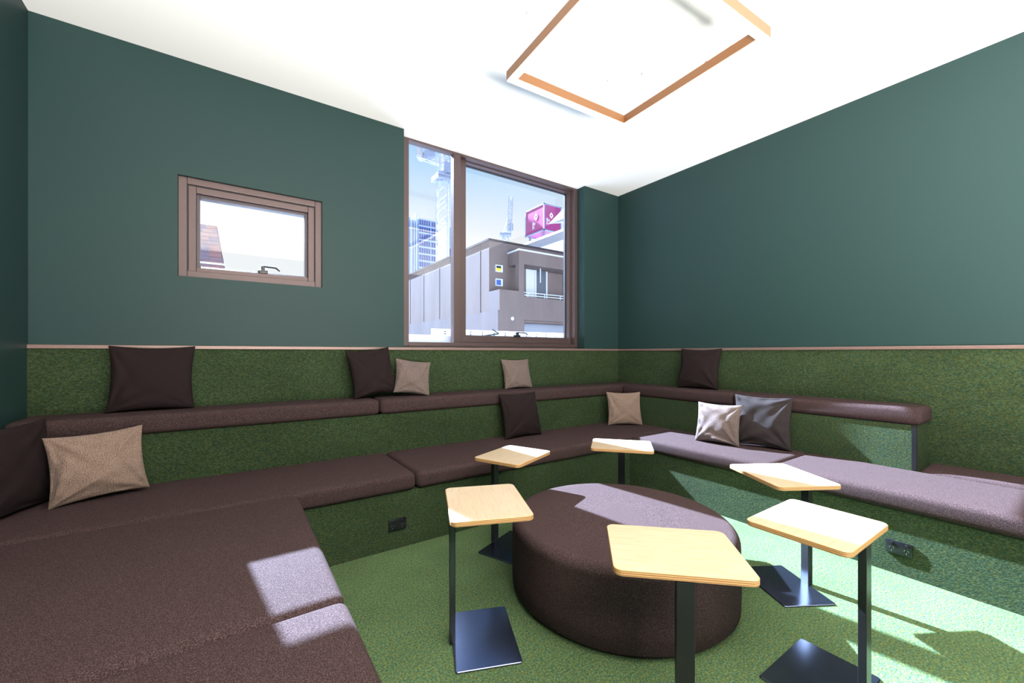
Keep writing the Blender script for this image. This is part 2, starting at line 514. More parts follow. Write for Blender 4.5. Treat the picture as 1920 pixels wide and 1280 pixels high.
def pillow(base, nrm, lean, roll, wd, ht, th, m, label, group, seed, wr=1.0, sink=0.003, xmax=9, ymax=9, xmin=-9):
    """stands on its lower edge at `base`, faces nrm (horizontal), leans back by `lean` degrees"""
    nz = Vector((nrm[0], nrm[1], 0)).normalized()
    up = Vector((0, 0, 1)) * math.cos(R(lean)) - nz * math.sin(R(lean))
    fr = nz * math.cos(R(lean)) + Vector((0, 0, 1)) * math.sin(R(lean))
    rt = up.cross(fr)
    rot = Matrix((rt, up, fr)).transposed() @ Matrix.Rotation(R(roll), 3, 'Z')
    bm = pillow_mesh(wd, ht, th, seed, wr)
    o = obj('throw_pillow', bm, m, None, (0, 0, 0), True, 80)
    low_z = min((rot @ v.co).z for v in o.data.vertices)
    c = Vector((base[0], base[1], base[2] - low_z - sink)) - nz * math.sin(R(lean)) * ht / 2
    pts = [rot @ v.co + c for v in o.data.vertices]         # keep it just clear of what it leans on
    c.x -= max(0, max(p.x for p in pts) - xmax) - max(0, xmin - min(p.x for p in pts))
    c.y -= max(0, max(p.y for p in pts) - ymax)
    o.matrix_world = Matrix.Translation(c) @ rot.to_4x4()
    return tag(o, label, 'pillow', group)
DK, TW = 'dark brown throw pillows', 'tweed throw pillows'
pillow((-0.425, 3.455, ZT), (0.02, -1), 13, 0, 0.43, 0.425, 0.13, M['dark_fabric'], 'dark brown pillow on the upper tier below the small window', DK, 1, ymax=3.556)
pillow((0.955, 3.40, ZT), (0.15, -1), 13, 6, 0.375, 0.395, 0.13, M['dark_fabric'], 'dark brown pillow on the upper tier overlapped at right by a tweed pillow', DK, 2, 1.2, ymax=3.556)
pillow((1.272, 3.345, ZT), (-0.12, -1), 22, -8, 0.305, 0.31, 0.09, M['grey_tweed'], 'brown tweed pillow on the upper tier leaning beside a dark pillow', TW, 3, 1.2, ymax=3.556)
pillow((2.435, 3.455, ZT), (0.0, -1), 15, 0, 0.345, 0.315, 0.10, M['grey_tweed'], 'small brown tweed pillow alone on the upper tier under the large window', TW, 4, 1.2, ymax=3.556)
pillow((2.235, 3.10, ZL), (0.05, -1), 14, 0, 0.435, 0.42, 0.13, M['dark_fabric'], 'dark brown pillow on the lower tier under the large window', DK, 5, 1.2, ymax=3.217)
pillow((3.50, 2.97, ZL), (-0.56, -0.83), 14, 0, 0.375, 0.365, 0.12, M['tweed'], 'brown tweed pillow in the far corner of the lower tier', TW, 6, 1.2, ymax=3.215, xmax=3.728)
pillow((3.94, 2.405, ZT), (-1, -0.12), 13, 0, 0.42, 0.425, 0.13, M['dark_fabric'], 'dark brown pillow on the upper right tier against the right wall', DK, 7, 1.1, xmax=4.056)
pillow((3.44, 1.93, ZL), (-1, -0.15), 12, 0, 0.365, 0.35, 0.14, M['grey_tweed'], 'sunlit light tweed pillow on the right lower tier in front of a dark one', TW, 8, 1.5, xmax=3.64)
pillow((3.645, 1.64, ZL), (-1, -0.20), 10, 0, 0.43, 0.43, 0.13, M['slub_fabric'], 'dark pillow half in sun behind a light tweed pillow on the right tier', DK, 9, 1.5, xmax=3.728)
pillow((-0.585, 3.03, ZL), (0.27, -1), 15, 3, 0.385, 0.36, 0.13, M['tweed'], 'light oatmeal tweed pillow on the lower tier at far left', TW, 10, 1.9, ymax=3.217)
pillow((-0.885, 2.965, ZL), (0.93, -0.37), 4, 0, 0.44, 0.44, 0.11, M['dark_fabric'], 'dark brown pillow cut by the left edge of the photo', DK, 11, 1.0, xmin=-0.986, ymax=3.217)

# ------------------------------------------------------------------ round ottoman
def lathe(bm, prof, n=72):
    rings = []
    for r, z in prof:
        if r < 1e-6:
            rings.append([bm.verts.new((0, 0, z))])
        else:
            rings.append([bm.verts.new((r * math.cos(2 * math.pi * i / n), r * math.sin(2 * math.pi * i / n), z)) for i in range(n)])
    for a, b in zip(rings, rings[1:]):
        for i in range(n):
            j = (i + 1) % n
            if len(a) == 1:
                bm.faces.new((a[0], b[i], b[j]))
            elif len(b) == 1:
                bm.faces.new((a[i], a[j], b[0]))
            else:
                bm.faces.new((a[i], a[j], b[j], b[i]))
    return bm
OT_C, OT_R, OT_H = (1.732, 1.512), 0.578, 0.372
ott = thing('ottoman', 'large round dark brown upholstered ottoman in the middle of the floor', 'ottoman', (*OT_C, 0))
rb = 0.045
prof = [(OT_R - 0.016, 0.012)] + [(OT_R, 0.030), (OT_R + 0.003, 0.12), (OT_R + 0.003, 0.22), (OT_R, OT_H - rb - 0.004)]
prof += [(OT_R - rb + rb * math.cos(R(a)), OT_H - rb + rb * math.sin(R(a))) for a in range(0, 91, 10)]
prof += [(OT_R * k, OT_H + 0.004 * (1 - k)) for k in (0.8, 0.5, 0.25)] + [(0.0, OT_H + 0.004)]
obj('upholstery', lathe(bmesh.new(), prof), M['brown_fabric'], ott, (0, 0, 0), True, 60)
obj('base', lathe(bmesh.new(), [(0, 0.0), (OT_R - 0.03, 0.0), (OT_R - 0.03, 0.014), (0, 0.014)]), M['rubber'], ott)

# ------------------------------------------------------------------ laptop tables
def rounded_slab(lx, ly, z0, z1, r, mats_edge=1):
    pts = []
    for cx, cy, a0 in ((lx / 2 - r, ly / 2 - r, 0), (-lx / 2 + r, ly / 2 - r, 90), (-lx / 2 + r, -ly / 2 + r, 180), (lx / 2 - r, -ly / 2 + r, 270)):
        for k in range(7):
            a = R(a0 + 15 * k)
            pts.append((cx + r * math.cos(a), cy + r * math.sin(a)))
    bm = bmesh.new()
    ch = min(0.002, (z1 - z0) / 4)
    lv = []
    for z, s in ((z0, ch), (z0 + ch, 0), (z1 - ch, 0), (z1, ch)):
        lv.append([bm.verts.new((x * (1 - 2 * s / lx), y * (1 - 2 * s / ly), z)) for x, y in pts])
    n = len(pts)
    for a, b in zip(lv, lv[1:]):
        for i in range(n):
            f = bm.faces.new((a[i], a[(i + 1) % n], b[(i + 1) % n], b[i]))
            f.material_index = mats_edge
    bm.faces.new(lv[-1]).material_index = 0
    bm.faces.new(lv[0][::-1]).material_index = 0
    return bm
TBL = 'plywood laptop tables around the ottoman'
HT = 0.60
def make_table():
    # local x runs along the long side, the leg stands at the middle of the long side at -y
    t = thing('laptop_table', 'x', 'table', (0, 0, 0), 0, TBL)
    obj('table_top', rounded_slab(0.415, 0.335, HT - 0.020, HT, 0.028), [M['ply'], M['ply_edge']], t)
    pl = obj('base_plate', rounded_slab(0.375, 0.27, 0.0, 0.008, 0.010, 0), M['black_steel'], t, (0, -0.012, 0))
    bm = bmesh.new()
    box(bm, -0.026, 0.026, -0.0125, 0.0125, 0.006, HT - 0.026, 0.002, 2)
    lg = obj('leg', bm, M['black_leg'], t, (0, -0.147, 0))
    obj('mounting_plate', bx(-0.07, 0.07, -0.155, 0.06, HT - 0.026, HT - 0.020, 0.001, 1), M['black_leg'], t)
    return t
proto = make_table()
TABLES = [  # centre, direction of the side with the leg (degrees), label
    ((1.492, 2.176), 113.0, 'laptop table behind the ottoman at its left, below the lower tier pads'),
    ((2.286, 1.973), 41.5, 'laptop table behind the ottoman nearest the far corner, with a shadow band across its top'),
    ((0.921, 1.559), 158.0, 'laptop table at the left of the ottoman with a blue gleaming base plate'),
    ((1.212, 0.826), 226.5, 'nearest laptop table, in front of the ottoman, with a shaded yellowish top'),
    ((2.436, 1.010), -30.0, 'sunlit laptop table farther back on the right, its leg casting a long floor shadow'),
    ((1.860, 0.648), -90.0, 'sunlit laptop table in the right foreground with its leg beside the wall socket'),
]
for i, (c, ang, lab) in enumerate(TABLES):
    t = proto if i == 0 else copy_tree(proto)
    t.location = (c[0], c[1], 0)
    t.rotation_euler = (0, 0, R(ang + 90))
    t['label'] = lab

# ------------------------------------------------------------------ power sockets
def socket(loc, rotz, label):
    t = thing('power_socket', label, 'socket', loc, rotz, 'black double power sockets')
    # local x right, -y out of the panel
    obj('faceplate', bx(-0.0575, 0.0575, -0.009, 0.0, -0.037, 0.037, 0.003, 2), M['black_plastic'], t, (0, 0, 0), True)
    for x in (-0.031, 0.031):
        bm = bmesh.new()
        for a, dx, dz in ((30, -0.008, 0.003), (-30, 0.008, 0.003), (0, 0, -0.012)):
            k = bx(-0.001, 0.001, -0.0105, -0.0085, -0.005, 0.005)
            bmesh.ops.rotate(k, verts=k.verts[:], matrix=Matrix.Rotation(R(a), 3, 'Y'))
            bmesh.ops.translate(k, verts=k.verts[:], vec=(x + dx, 0, dz - 0.006))
            me = bpy.data.meshes.new('t'); k.to_mesh(me); k.free(); bm.from_mesh(me); bpy.data.meshes.remove(me)
        obj('outlet', bm, M['chrome'], t)
        obj('rocker_switch', bx(x - 0.006, x + 0.006, -0.0125, -0.0085, 0.016, 0.030, 0.001, 1), M['black_plastic'], t)
    return t
socket((0.868, Y0, 0.156), 0, 'black double power socket on the carpet panel of the back lower tier')
socket((X0, 0.683, 0.150), R(-90), 'black double power socket on the sunlit carpet panel at right')

# ------------------------------------------------------------------ pendant light
PZ = 2.95
RX0, RX1, RY0, RY1 = 0.0, 1.035, -1.05, 0.0
pend = thing('pendant_light', 'square bronze pendant ring with a glowing underside hung from the white ceiling', 'light', (1.414, 2.140, PZ), R(-2.6))
bw, bh = 0.050, 0.060
def sq_ring(bm, x0, x1, y0, y1, z0, z1, wd):
    o_ = [(x0, y0), (x1, y0), (x1, y1), (x0, y1)]
    i_ = [(x0 + wd, y0 + wd), (x1 - wd, y0 + wd), (x1 - wd, y1 - wd), (x0 + wd, y1 - wd)]
    vs = {}
    for nm, pts in (('o', o_), ('i', i_)):
        for z in (z0, z1):
            vs[nm, z] = [bm.verts.new((x, y, z)) for x, y in pts]
    for k in range(4):
        j = (k + 1) % 4
        for A, B in ((('o', z0), ('o', z1)), (('o', z1), ('i', z1)), (('i', z1), ('i', z0)), (('i', z0), ('o', z0))):
            bm.faces.new((vs[A][k], vs[A][j], vs[B][j], vs[B][k]))
    return bm
obj('frame', sq_ring(bmesh.new(), RX0, RX1, RY0, RY1, 0.004, bh, bw), M['gold'], pend)
obj('diffuser', sq_ring(bmesh.new(), RX0 + 0.003, RX1 - 0.003, RY0 + 0.003, RY1 - 0.003, -0.003, 0.003, bw - 0.006), M['led'], pend)
hz = ZC - PZ
for x, y in ((0.025, -0.21), (0.025, -0.84), (1.01, -0.21), (1.01, -0.84), (0.86, -0.025), (0.18, -1.025)):
    cb = obj('suspension_cable', tube(bmesh.new(), (x, y, bh), (x, y, hz - 0.012), 0.0012, 6), M['white_cable'], pend)
    obj('ceiling_anchor', tube(bmesh.new(), (x, y, hz - 0.022), (x, y, hz), 0.009, 12), M['white_cable'], cb)
    obj('cable_grip', tube(bmesh.new(), (x, y, bh - 0.002), (x, y, bh + 0.018), 0.005, 8), M['gold'], cb)
tag(obj('ceiling_anchor', tube(bmesh.new(), (0, 0, -0.02), (0, 0, 0), 0.010, 12), M['white_cable'], None, (2.681, 1.56, ZC)), 'tiny round white cable fixing on the ceiling inside the pendant, right side', 'fixing')

# ------------------------------------------------------------------ outside: ground, rail, brown block, towers, cranes
def concrete(name, a, b, sc=(1, 1, 0.25), rough=0.85):
    m = mat(name, a, rough, spec=0.3)
    v = coords(m, 'Position', sc)
    n1 = noise(m, v, 0.9, 5, 0.65)
    L(m, ramp(m, n1, [(0.3, a), (0.7, b)]), P(m).inputs['Base Color'])
    return m
M['render'] = concrete('mauve brown cement render', (0.155, 0.110, 0.100), (0.20, 0.145, 0.130))
M['render_pale'] = concrete('pale mauve render', (0.15, 0.115, 0.115), (0.19, 0.15, 0.15))
M['white_metal'] = mat('white painted metal', (0.62, 0.63, 0.66), 0.45)
M['white_wall'] = concrete('off-white sheet cladding', (0.50, 0.50, 0.53), (0.56, 0.56, 0.59))
M['grey_metal'] = mat('grey metal', (0.32, 0.33, 0.38), 0.5, 0.2)
M['asphalt'] = concrete('asphalt', (0.16, 0.16, 0.17), (0.22, 0.22, 0.23), (1, 1, 1))
M['far_glass'] = mat('blue tinted facade glass', (0.045, 0.09, 0.30), 0.45, 0.0, 0.4)
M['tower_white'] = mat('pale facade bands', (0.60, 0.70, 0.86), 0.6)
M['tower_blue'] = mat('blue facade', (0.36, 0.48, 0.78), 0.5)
M['crane_white'] = mat('white crane paint', (0.55, 0.56, 0.62), 0.5)
M['crane_blue'] = mat('grey blue steel', (0.30, 0.35, 0.48), 0.5)
M['dark_glass'] = mat('dark window glass', (0.10, 0.11, 0.14), 0.1, 0.0, 0.6)
M['curtain'] = mat('pale curtain', (0.62, 0.60, 0.60), 0.9)
M['yellow'] = mat('yellow blind', (0.80, 0.62, 0.02), 0.7)
M['blue_glass'] = mat('blue glass', (0.06, 0.12, 0.38), 0.15, 0.0, 0.7)
M['magenta'] = mat('magenta sign panel', (0.40, 0.035, 0.19), 0.30, 0.0, 0.6)
M['sign_white'] = mat('white sign lettering', (0.88, 0.86, 0.90), 0.5)
GZ = -4.5
struct(obj('ground', bx(-150, 260, 3.9, 330, GZ - 0.3, GZ), M['asphalt']))

# white slotted rail on the parapet just outside the large window
ra = on_y(866, 618, 4.35); rb_ = on_y(1085, 620, 4.35)
rail = thing('slotted_rail', 'white slotted metal rail lying outside the large window', 'rail', (2.6, 4.35, 1.2))
bm = bmesh.new()
zt, zb = ra.z - 1.2, on_y(960, 634, 4.35).z - 1.2
box(bm, -0.75, 1.75, -0.03, 0.0, zb, zt, 0.004, 2)
box(bm, -0.75, 1.75, -0.09, -0.03, zb - 0.004, zb + 0.006, 0.002, 1)
obj('rail_body', bm, M['white_metal'], rail)
for k in range(14):
    x = -0.60 + k * 0.165
    for dz in (0.024, 0.050):
        obj('slot', bx(x, x + 0.022, -0.032, -0.029, zt - dz - 0.010, zt - dz), M['rubber'], rail)
led_ = tag(obj('window_ledge', bx(1.2, 4.6, 3.88, 4.55, zb + 1.2 - 0.09, zb + 1.2 - 0.006, 0.004, 2), M['white_metal']), 'white metal ledge under the slotted rail outside the large window', 'ledge')

# brown block across the street
Cc = at(917, 447, 21.0)
BX, BY, BZ = Cc.x, Cc.y, Cc.z
QX = 0.6661 * BY                              # left side of the projecting balcony
QY = QX / 0.7054                              # its front
blk = thing('brown_building', 'brown rendered apartment block with a recessed balcony seen through the large window', 'building', (BX, BY, GZ))
def ext(root):
    def f(name, bm, m, parent=None):
        for v in bm.verts:
            v.co -= root.location
        return obj(name, bm, m, parent or root)
    return f
E_ = ext(blk)
XE = 20.0
E_('wall', bx(BX, XE, BY, 42, GZ, BZ - 0.10), M['render'])
E_('roof_edge', bx(BX - 0.06, XE, BY - 0.06, 42, BZ - 0.10, BZ), M['bronze_dark'])
E_('plinth', bx(BX - 0.10, BX, QY, 42, GZ, on_x(880, 590, BX).z), M['render_pale'])
zq = on_y(973, 469, QY).z; zo1 = on_y(990, 496, QY).z; zo0 = on_y(983, 556, QY).z; zp0 = on_y(990, 600, QY).z
zter = on_y(938, 542, QY).z
E_('balcony_canopy', bx(QX, XE, QY, BY, zo1, zq), M['render'])
E_('canopy_capping', bx(QX - 0.04, XE, QY - 0.06, BY, zq, zq + 0.08), M['white_metal'])
px1 = on_y(983, 520, QY).x
tx = px1
E_('balcony_pier', bx(QX, px1, QY, QY + 0.32, zter, zo1), M['render'])
E_('balcony_parapet', bx(px1, XE, QY, QY + 0.15, zp0, zo0), M['render'])
E_('balcony_floor', bx(tx, XE, QY + 0.15, BY, zp0 - 0.12, zp0 + 0.1), M['render'])
E_('terrace_wall', bx(BX, tx, QY, QY + 0.15, GZ, zter), M['render'])
E_('terrace_side_wall', bx(BX, BX + 0.15, QY + 0.15, BY, GZ, zter), M['render_pale'])
E_('terrace_floor', bx(BX + 0.15, QX, QY + 0.15, BY, zter - 1.1, zter - 1.0), M['render'])
E_('lower_wall', bx(tx, XE, QY + 0.7, BY, GZ, zp0 - 0.12), M['grey_metal'])
# balcony door, curtain, drain, railing
xa, xb_, xc_, xd_ = on_y(985, 520, BY).x, on_y(1001, 520, BY).x, on_y(1024, 520, BY).x, on_y(1027, 520, BY).x
zd1 = on_y(1000, 503, BY).z
E_('curtain', bx(xa, xb_, BY - 0.06, BY - 0.02, zp0, zd1), M['curtain'])
dr = E_('balcony_door', ring_xz(bmesh.new(), xb_, xc_, zp0, zd1, BY - 0.12, BY - 0.02, 0.09, 0.09, 0.09, 0.09), M['white_metal'])
E_('pane', bx(xb_ + 0.09, xc_ - 0.09, BY - 0.08, BY - 0.05, zp0 + 0.09, zd1 - 0.09), M['dark_glass'], dr)
xr_ = on_y(1040, 520, BY).x
E_('window', bx(xr_ + 0.6, xr_ + 2.6, BY - 0.06, BY - 0.01, zp0 + 0.2, zd1), M['dark_glass'])
xdp = on_y(1022, 520, QY).x
E_('drain_pipe', tube(bmesh.new(), (xdp, QY + 0.4, zo0 + 0.9), (xdp, QY + 0.4, zo1), 0.03), M['white_metal'])
bm = bmesh.new()
for k in range(2):
    zz = zo0 + 0.10 + 0.14 * k
    tube(bm, (px1, QY + 0.08, zz), (XE, QY + 0.08, zz), 0.025)
for k in range(6):
    xx = px1 + 0.3 + k * 1.1
    tube(bm, (xx, QY + 0.08, zo0), (xx, QY + 0.08, zo0 + 0.24), 0.02)
E_('balcony_railing', bm, M['white_metal'])
# two small windows stacked by the corner
for (pa, pb, m) in ((496, 511, 'yellow'), (522, 537, 'blue_glass')):
    A, B = on_y(928.5, pa, BY), on_y(941.5, pb, BY)
    wf = E_('window', ring_xz(bmesh.new(), A.x, B.x, B.z, A.z, BY - 0.07, BY, 0.03, 0.10, 0.05, 0.05), M['white_metal'])
    E_('pane', bx(A.x + 0.03, B.x - 0.10, BY - 0.03, BY - 0.005, B.z + 0.05, A.z - 0.05), M[m], wf)
    if m == 'yellow':
        E_('lintel', bx(A.x + 0.03, B.x - 0.10, BY - 0.05, BY - 0.03, A.z - 0.16, A.z - 0.05), M['rubber'], wf)
vq = on_y(961, 597, QY)
vent = E_('wall_vent', lathe(bmesh.new(), [(0.0, 0.07), (0.06, 0.055), (0.10, 0.0), (0, 0)], 16), M['white_metal'])
vent.rotation_euler = (R(90), 0, 0)
vent.location = Vector((vq.x, QY, vq.z)) - blk.location
vent.data.transform(Matrix.Translation(blk.location))
# panel joints on the long left face, as thin recessed strips proud of nothing: real battens
for k in range(5):
    yy = BY + 0.9 + k * 2.6
    E_('joint_batten', bx(BX - 0.012, BX, yy, yy + 0.05, on_x(880, 590, BX).z, BZ - 0.1), M['render_pale'])

# pale building and angled canopy behind the brown block
pw = thing('white_building', 'off-white clad building rising behind the brown block under the red sign', 'building', (21.0, 25.0, GZ))
G_ = ext(pw)
W0 = at(985, 456, 35.0)
G_('wall', bx(W0.x, 33, 22.0, W0.y, GZ, W0.z - 0.2), M['white_wall'])
G_('parapet', bx(W0.x - 0.1, 33, 22.0, W0.y + 0.1, W0.z - 0.2, W0.z), M['white_metal'])
cp = thing('roof_canopy', 'white wedge-shaped roof canopy overlapping the red sign at the window edge', 'canopy', tuple(at(1060, 405, 30)))
T_, A_, B_, C_, D_ = at(1028.5, 420, 31), at(1075, 372, 27.5), at(1075, 402, 27.5), at(1075, 416, 31), at(1075, 380, 31)
bm = bmesh.new()
vs = [bm.verts.new(p - cp.location) for p in (T_, A_, B_, C_, D_)]
for f in ((0, 1, 2), (0, 2, 3), (0, 4, 1), (0, 3, 4), (1, 4, 3, 2)):
    bm.faces.new([vs[k] for k in f])
obj('canopy_shell', bm, M['white_wall'], cp)
obj('canopy_post', bx(0.9, 1.2, 0.6, 0.9, W0.z - cp.location.z - 0.3, 0.3), M['grey_metal'], cp)

# red cube sign on a roof
sg = at(1020, 431, 45.0)
sgt = at(1020, 380, 45.0).z
sdY, sdX = sg.x / 0.729 - sg.y, 0.871 * sg.y - sg.x
sign = thing('rooftop_sign', 'magenta red cube sign with a white diamond logo on a rooftop', 'sign', (sg.x, sg.y, sg.z))
hh = sgt - sg.z
obj('sign_box', bx(0.05, sdX, 0.05, sdY, 0.1, hh - 0.05), M['magenta'], sign)
bm = bmesh.new()
for z in (0.0, hh - 0.12):
    box(bm, 0, sdX + 0.05, 0, 0.12, z, z + 0.12); box(bm, 0, 0.12, 0.12, sdY + 0.05, z, z + 0.12)
    box(bm, sdX - 0.07, sdX + 0.05, 0.12, sdY + 0.05, z, z + 0.12); box(bm, 0.12, sdX - 0.07, sdY - 0.07, sdY + 0.05, z, z + 0.12)
for x, y in ((0, 0), (sdX - 0.07, 0), (0, sdY - 0.07), (sdX - 0.07, sdY - 0.07)):
    box(bm, x, x + 0.12, y, y + 0.12, 0, hh)
obj('sign_frame', bm, M['crane_blue'], sign)
bm = bmesh.new()
for x in (0.3, sdX - 0.4):
    for y in (0.4, sdY - 0.5):
        obj('sign_post', bx(x, x + 0.18, y, y + 0.18, 12.0 - sg.z, 0.02), M['grey_metal'], sign)

def logo(cx, cz, s, face):
    """diamond ring with a round-cornered slot, standing proud of the sign panel"""
    bm = bmesh.new()
    o4 = [(0, 1.25), (0.95, 0), (0, -1.25), (-0.95, 0)]
    outer, inner = [], []
    for k in range(4):
        a, b, c = o4[k - 1], o4[k], o4[(k + 1) % 4]
        for t in (0.18, 0.0):
            pass
        outer += [(b[0] + (a[0] - b[0]) * 0.18, b[1] + (a[1] - b[1]) * 0.18), (b[0] + (c[0] - b[0]) * 0.18, b[1] + (c[1] - b[1]) * 0.18)]
    inner = [(x * 0.48, z * 0.48) for x, z in outer]
    n = len(outer)
    r = []
    for pts in (outer, inner):
        for d in (0.0, 0.04):
            q = []
            for x, z in pts:
                X, Z = cx + x * s, cz + z * s
                q.append(bm.verts.new((X, 0.05 - d, Z) if face == 'y' else (0.05 - d, X, Z)))
            r.append(q)
    for k in range(n):
        j = (k + 1) % n
        bm.faces.new((r[1][k], r[1][j], r[3][j], r[3][k]))
        bm.faces.new((r[0][k], r[0][j], r[1][j], r[1][k]))
        bm.faces.new((r[2][k], r[2][j], r[3][j], r[3][k]))
    return obj('logo', bm, M['sign_white'], sign)
logo(sdX * 0.43, hh * 0.60, 0.30, 'y')
logo(sdY * 0.42, hh * 0.62, 0.36, 'x')
def lettering(txt, size, loc, rot):
    cu = bpy.data.curves.new('lettering', 'FONT')
    cu.body = txt
    cu.size = size
    cu.extrude = 0.015
    o = bpy.data.objects.new('lettering', cu)
    COL.objects.link(o)
    me = bpy.data.meshes.new_from_object(o)
    bpy.data.objects.remove(o)
    me.materials.append(M['sign_white'])
    k = link('lettering', me, sign, loc)
    k.rotation_euler = rot
    return k
for q, t in enumerate(('Be', 'Fi')):
    lettering(t, 0.50, (0.34, 0.03, hh * 0.36 - 0.40 * q), (R(90), 0, 0))
    lettering(t, 0.55, (0.03, sdY * 0.62, hh * 0.33 - 0.42 * q), (R(90), 0, R(-90)))
tag(obj('roof_block', bx(sg.x - 0.6, sg.x + 4.5, sg.y - 0.8, sg.y + 5, GZ, 12.0), M['white_wall']), 'pale roof block carrying the red sign', 'building')

# glass tower
tw = thing('glass_tower', 'blue glass high-rise behind the crane mast in the left light of the large window', 'building', tuple(Vector(at(785, 640, 190)) * Vector((1, 1, 0)) + Vector((0, 0, GZ))) if False else (at(785, 640, 190).x, at(785, 640, 190).y, GZ))
tz = at(785, 408, 190).z - GZ
TX = on_y(821, 420, tw.location.y).x - tw.location.x
obj('tower_body', bx(0, TX, 0, 26, 0, tz), M['tower_blue'], tw)
bm = bmesh.new()
fh = 3.25
nf = int(tz / fh)
for k in range(nf + 1):
    z = tz - k * fh
    box(bm, -0.15, TX + 0.15, -0.22, 0.0, z - 0.55, z)
obj('floor_band', bm, M['tower_white'], tw)['kind'] = 'stuff'
pm = None
for k in range(12):
    for c in range(8):
        x0_ = 0.35 + c * (TX - 0.6) / 8 + (0.4 if c > 4 else 0)
        if pm is None:
            o = obj('window', bx(0, (TX - 0.6) / 8 * 0.70, -0.10, 0.02, 0, fh - 0.95), M['far_glass'], tw)
            pm = o.data
        else:
            o = link('window', pm, tw)
        o.location = (x0_, 0, tz - (k + 1) * fh + 0.2)
for (q0, q1, top) in ((766.5, 768.5, 412), (771.5, 774, 407), (776.5, 779.5, 403)):
    A = at(q0, top, 189); B = at(q1, top, 189)
    obj('fin', bx(A.x - tw.location.x, B.x - tw.location.x, -2.0, 0.0, 0, A.z - GZ), M['tower_white'], tw)
A = at(762, 411, 191)
obj('tower_wing', bx(A.x - tw.location.x - 4, 0, 0.5, 26, 0, A.z - GZ), M['tower_blue'], tw)
s2 = at(838, 425, 230); s3 = at(851, 425, 230)
sl = thing('slab_tower', 'slim grey blue high-rise right of the crane mast', 'building', (s2.x, s2.y, GZ))
obj('tower_body', bx(0, s3.x - s2.x + 3, 0, 14, 0, s2.z - GZ), M['tower_blue'], sl)
obj('window_strip', bx(1.2, 2.6, -0.15, 0.02, 8, s2.z - GZ - 12), M['far_glass'], sl)

# lattice helper for the cranes
def lattice(bm, p, q, wd, n, chord, brace):
    p, q = Vector(p), Vector(q)
    ax = (q - p).normalized()
    s = ax.cross(Vector((CC, SS, 0))).normalized()
    u = ax.cross(s).normalized()
    c = [(s * a + u * b) * wd / 2 for a, b in ((-1, -1), (1, -1), (1, 1), (-1, 1))]
    for k in c:
        beam(bm, p + k, q + k, chord)
    for i in range(n):
        a0, a1 = p + (q - p) * (i / n), p + (q - p) * ((i + 1) / n)
        for k in range(4):
            j = (k + 1) % 4
            beam(bm, a0 + c[k], a1 + c[j] if (i + k) % 2 else a0 + c[j], brace)
            beam(bm, a0 + c[j], a1 + c[k], brace)
    return bm
DC = 60.0
m0 = at(830, 640, DC)
cr_ = thing('tower_crane', 'tall white tower crane seen from behind through the left light of the large window', 'crane', (m0.x, m0.y, GZ))
def cpos(px, py, dd=0.0):
    return at(px, py, DC + dd) - cr_.location
zsl = cpos(830, 336).z
obj('mast', lattice(bmesh.new(), (0, 0, 0), (0, 0, zsl), 1.6, 20, 0.15, 0.065), M['crane_white'], cr_)
rt = Vector((SS, -CC, 0))                     # picture right, on the ground
bm = bmesh.new()
for q in (0, 1):
    a = cpos(830, 338 - 5 * q)
    box(bm, -1.25, 1.25, -1.25, 1.25, a.z - 0.18, a.z + 0.12)
tube(bm, (0, 0, zsl - 0.5), (0, 0, zsl + 0.9), 0.9, 16)
obj('slewing_platform', bm, M['crane_blue'], cr_)
deck0, deck1 = cpos(838, 308), cpos(792, 292)
obj('counter_jib', lattice(bmesh.new(), deck0, deck1, 0.9, 5, 0.16, 0.09), M['crane_white'], cr_)
bm = bmesh.new()
ctr = cpos(788, 289)
bmesh.ops.create_cube(bm, size=1.0, matrix=Matrix.Translation(ctr) @ Matrix.Rotation(TH - R(90), 4, 'Z') @ Matrix.Diagonal((0.95, 1.8, 1.45, 1)))
bmesh.ops.bevel(bm, geom=bm.edges[:], offset=0.18, segments=2, affect='EDGES')
obj('counterweight', bm, M['white_wall'], cr_)
bm = bmesh.new()
c2 = cpos(807, 291)
bmesh.ops.create_cube(bm, size=1.0, matrix=Matrix.Translation(c2) @ Matrix.Rotation(TH - R(90), 4, 'Z') @ Matrix.Diagonal((1.5, 1.2, 0.9, 1)))
obj('winch_house', bm, M['crane_blue'], cr_)
bm = bmesh.new()
for s in (-0.5, 0.5):
    o_ = Vector((CC, SS, 0)) * s
    beam(bm, cpos(824, 326) + o_, cpos(829, 287) + o_, 0.22)
    beam(bm, cpos(840, 326) + o_, cpos(832, 287) + o_, 0.22)
    beam(bm, cpos(829, 287) + o_, cpos(798, 286) + o_, 0.08)
    beam(bm, cpos(827, 310) + o_, cpos(838, 300) + o_, 0.12)
obj('a_frame', bm, M['crane_white'], cr_)
bm = bmesh.new()
c3 = cpos(841, 317)
bmesh.ops.create_cube(bm, size=1.0, matrix=Matrix.Translation(c3) @ Matrix.Rotation(TH - R(90), 4, 'Z') @ Matrix.Diagonal((1.1, 1.4, 1.5, 1)))
obj('cab', bm, M['crane_blue'], cr_)
obj('luffing_jib', lattice(bmesh.new(), cpos(836, 322, 1.0), cpos(843, 240, 10.0), 1.2, 8, 0.16, 0.08), M['crane_white'], cr_)

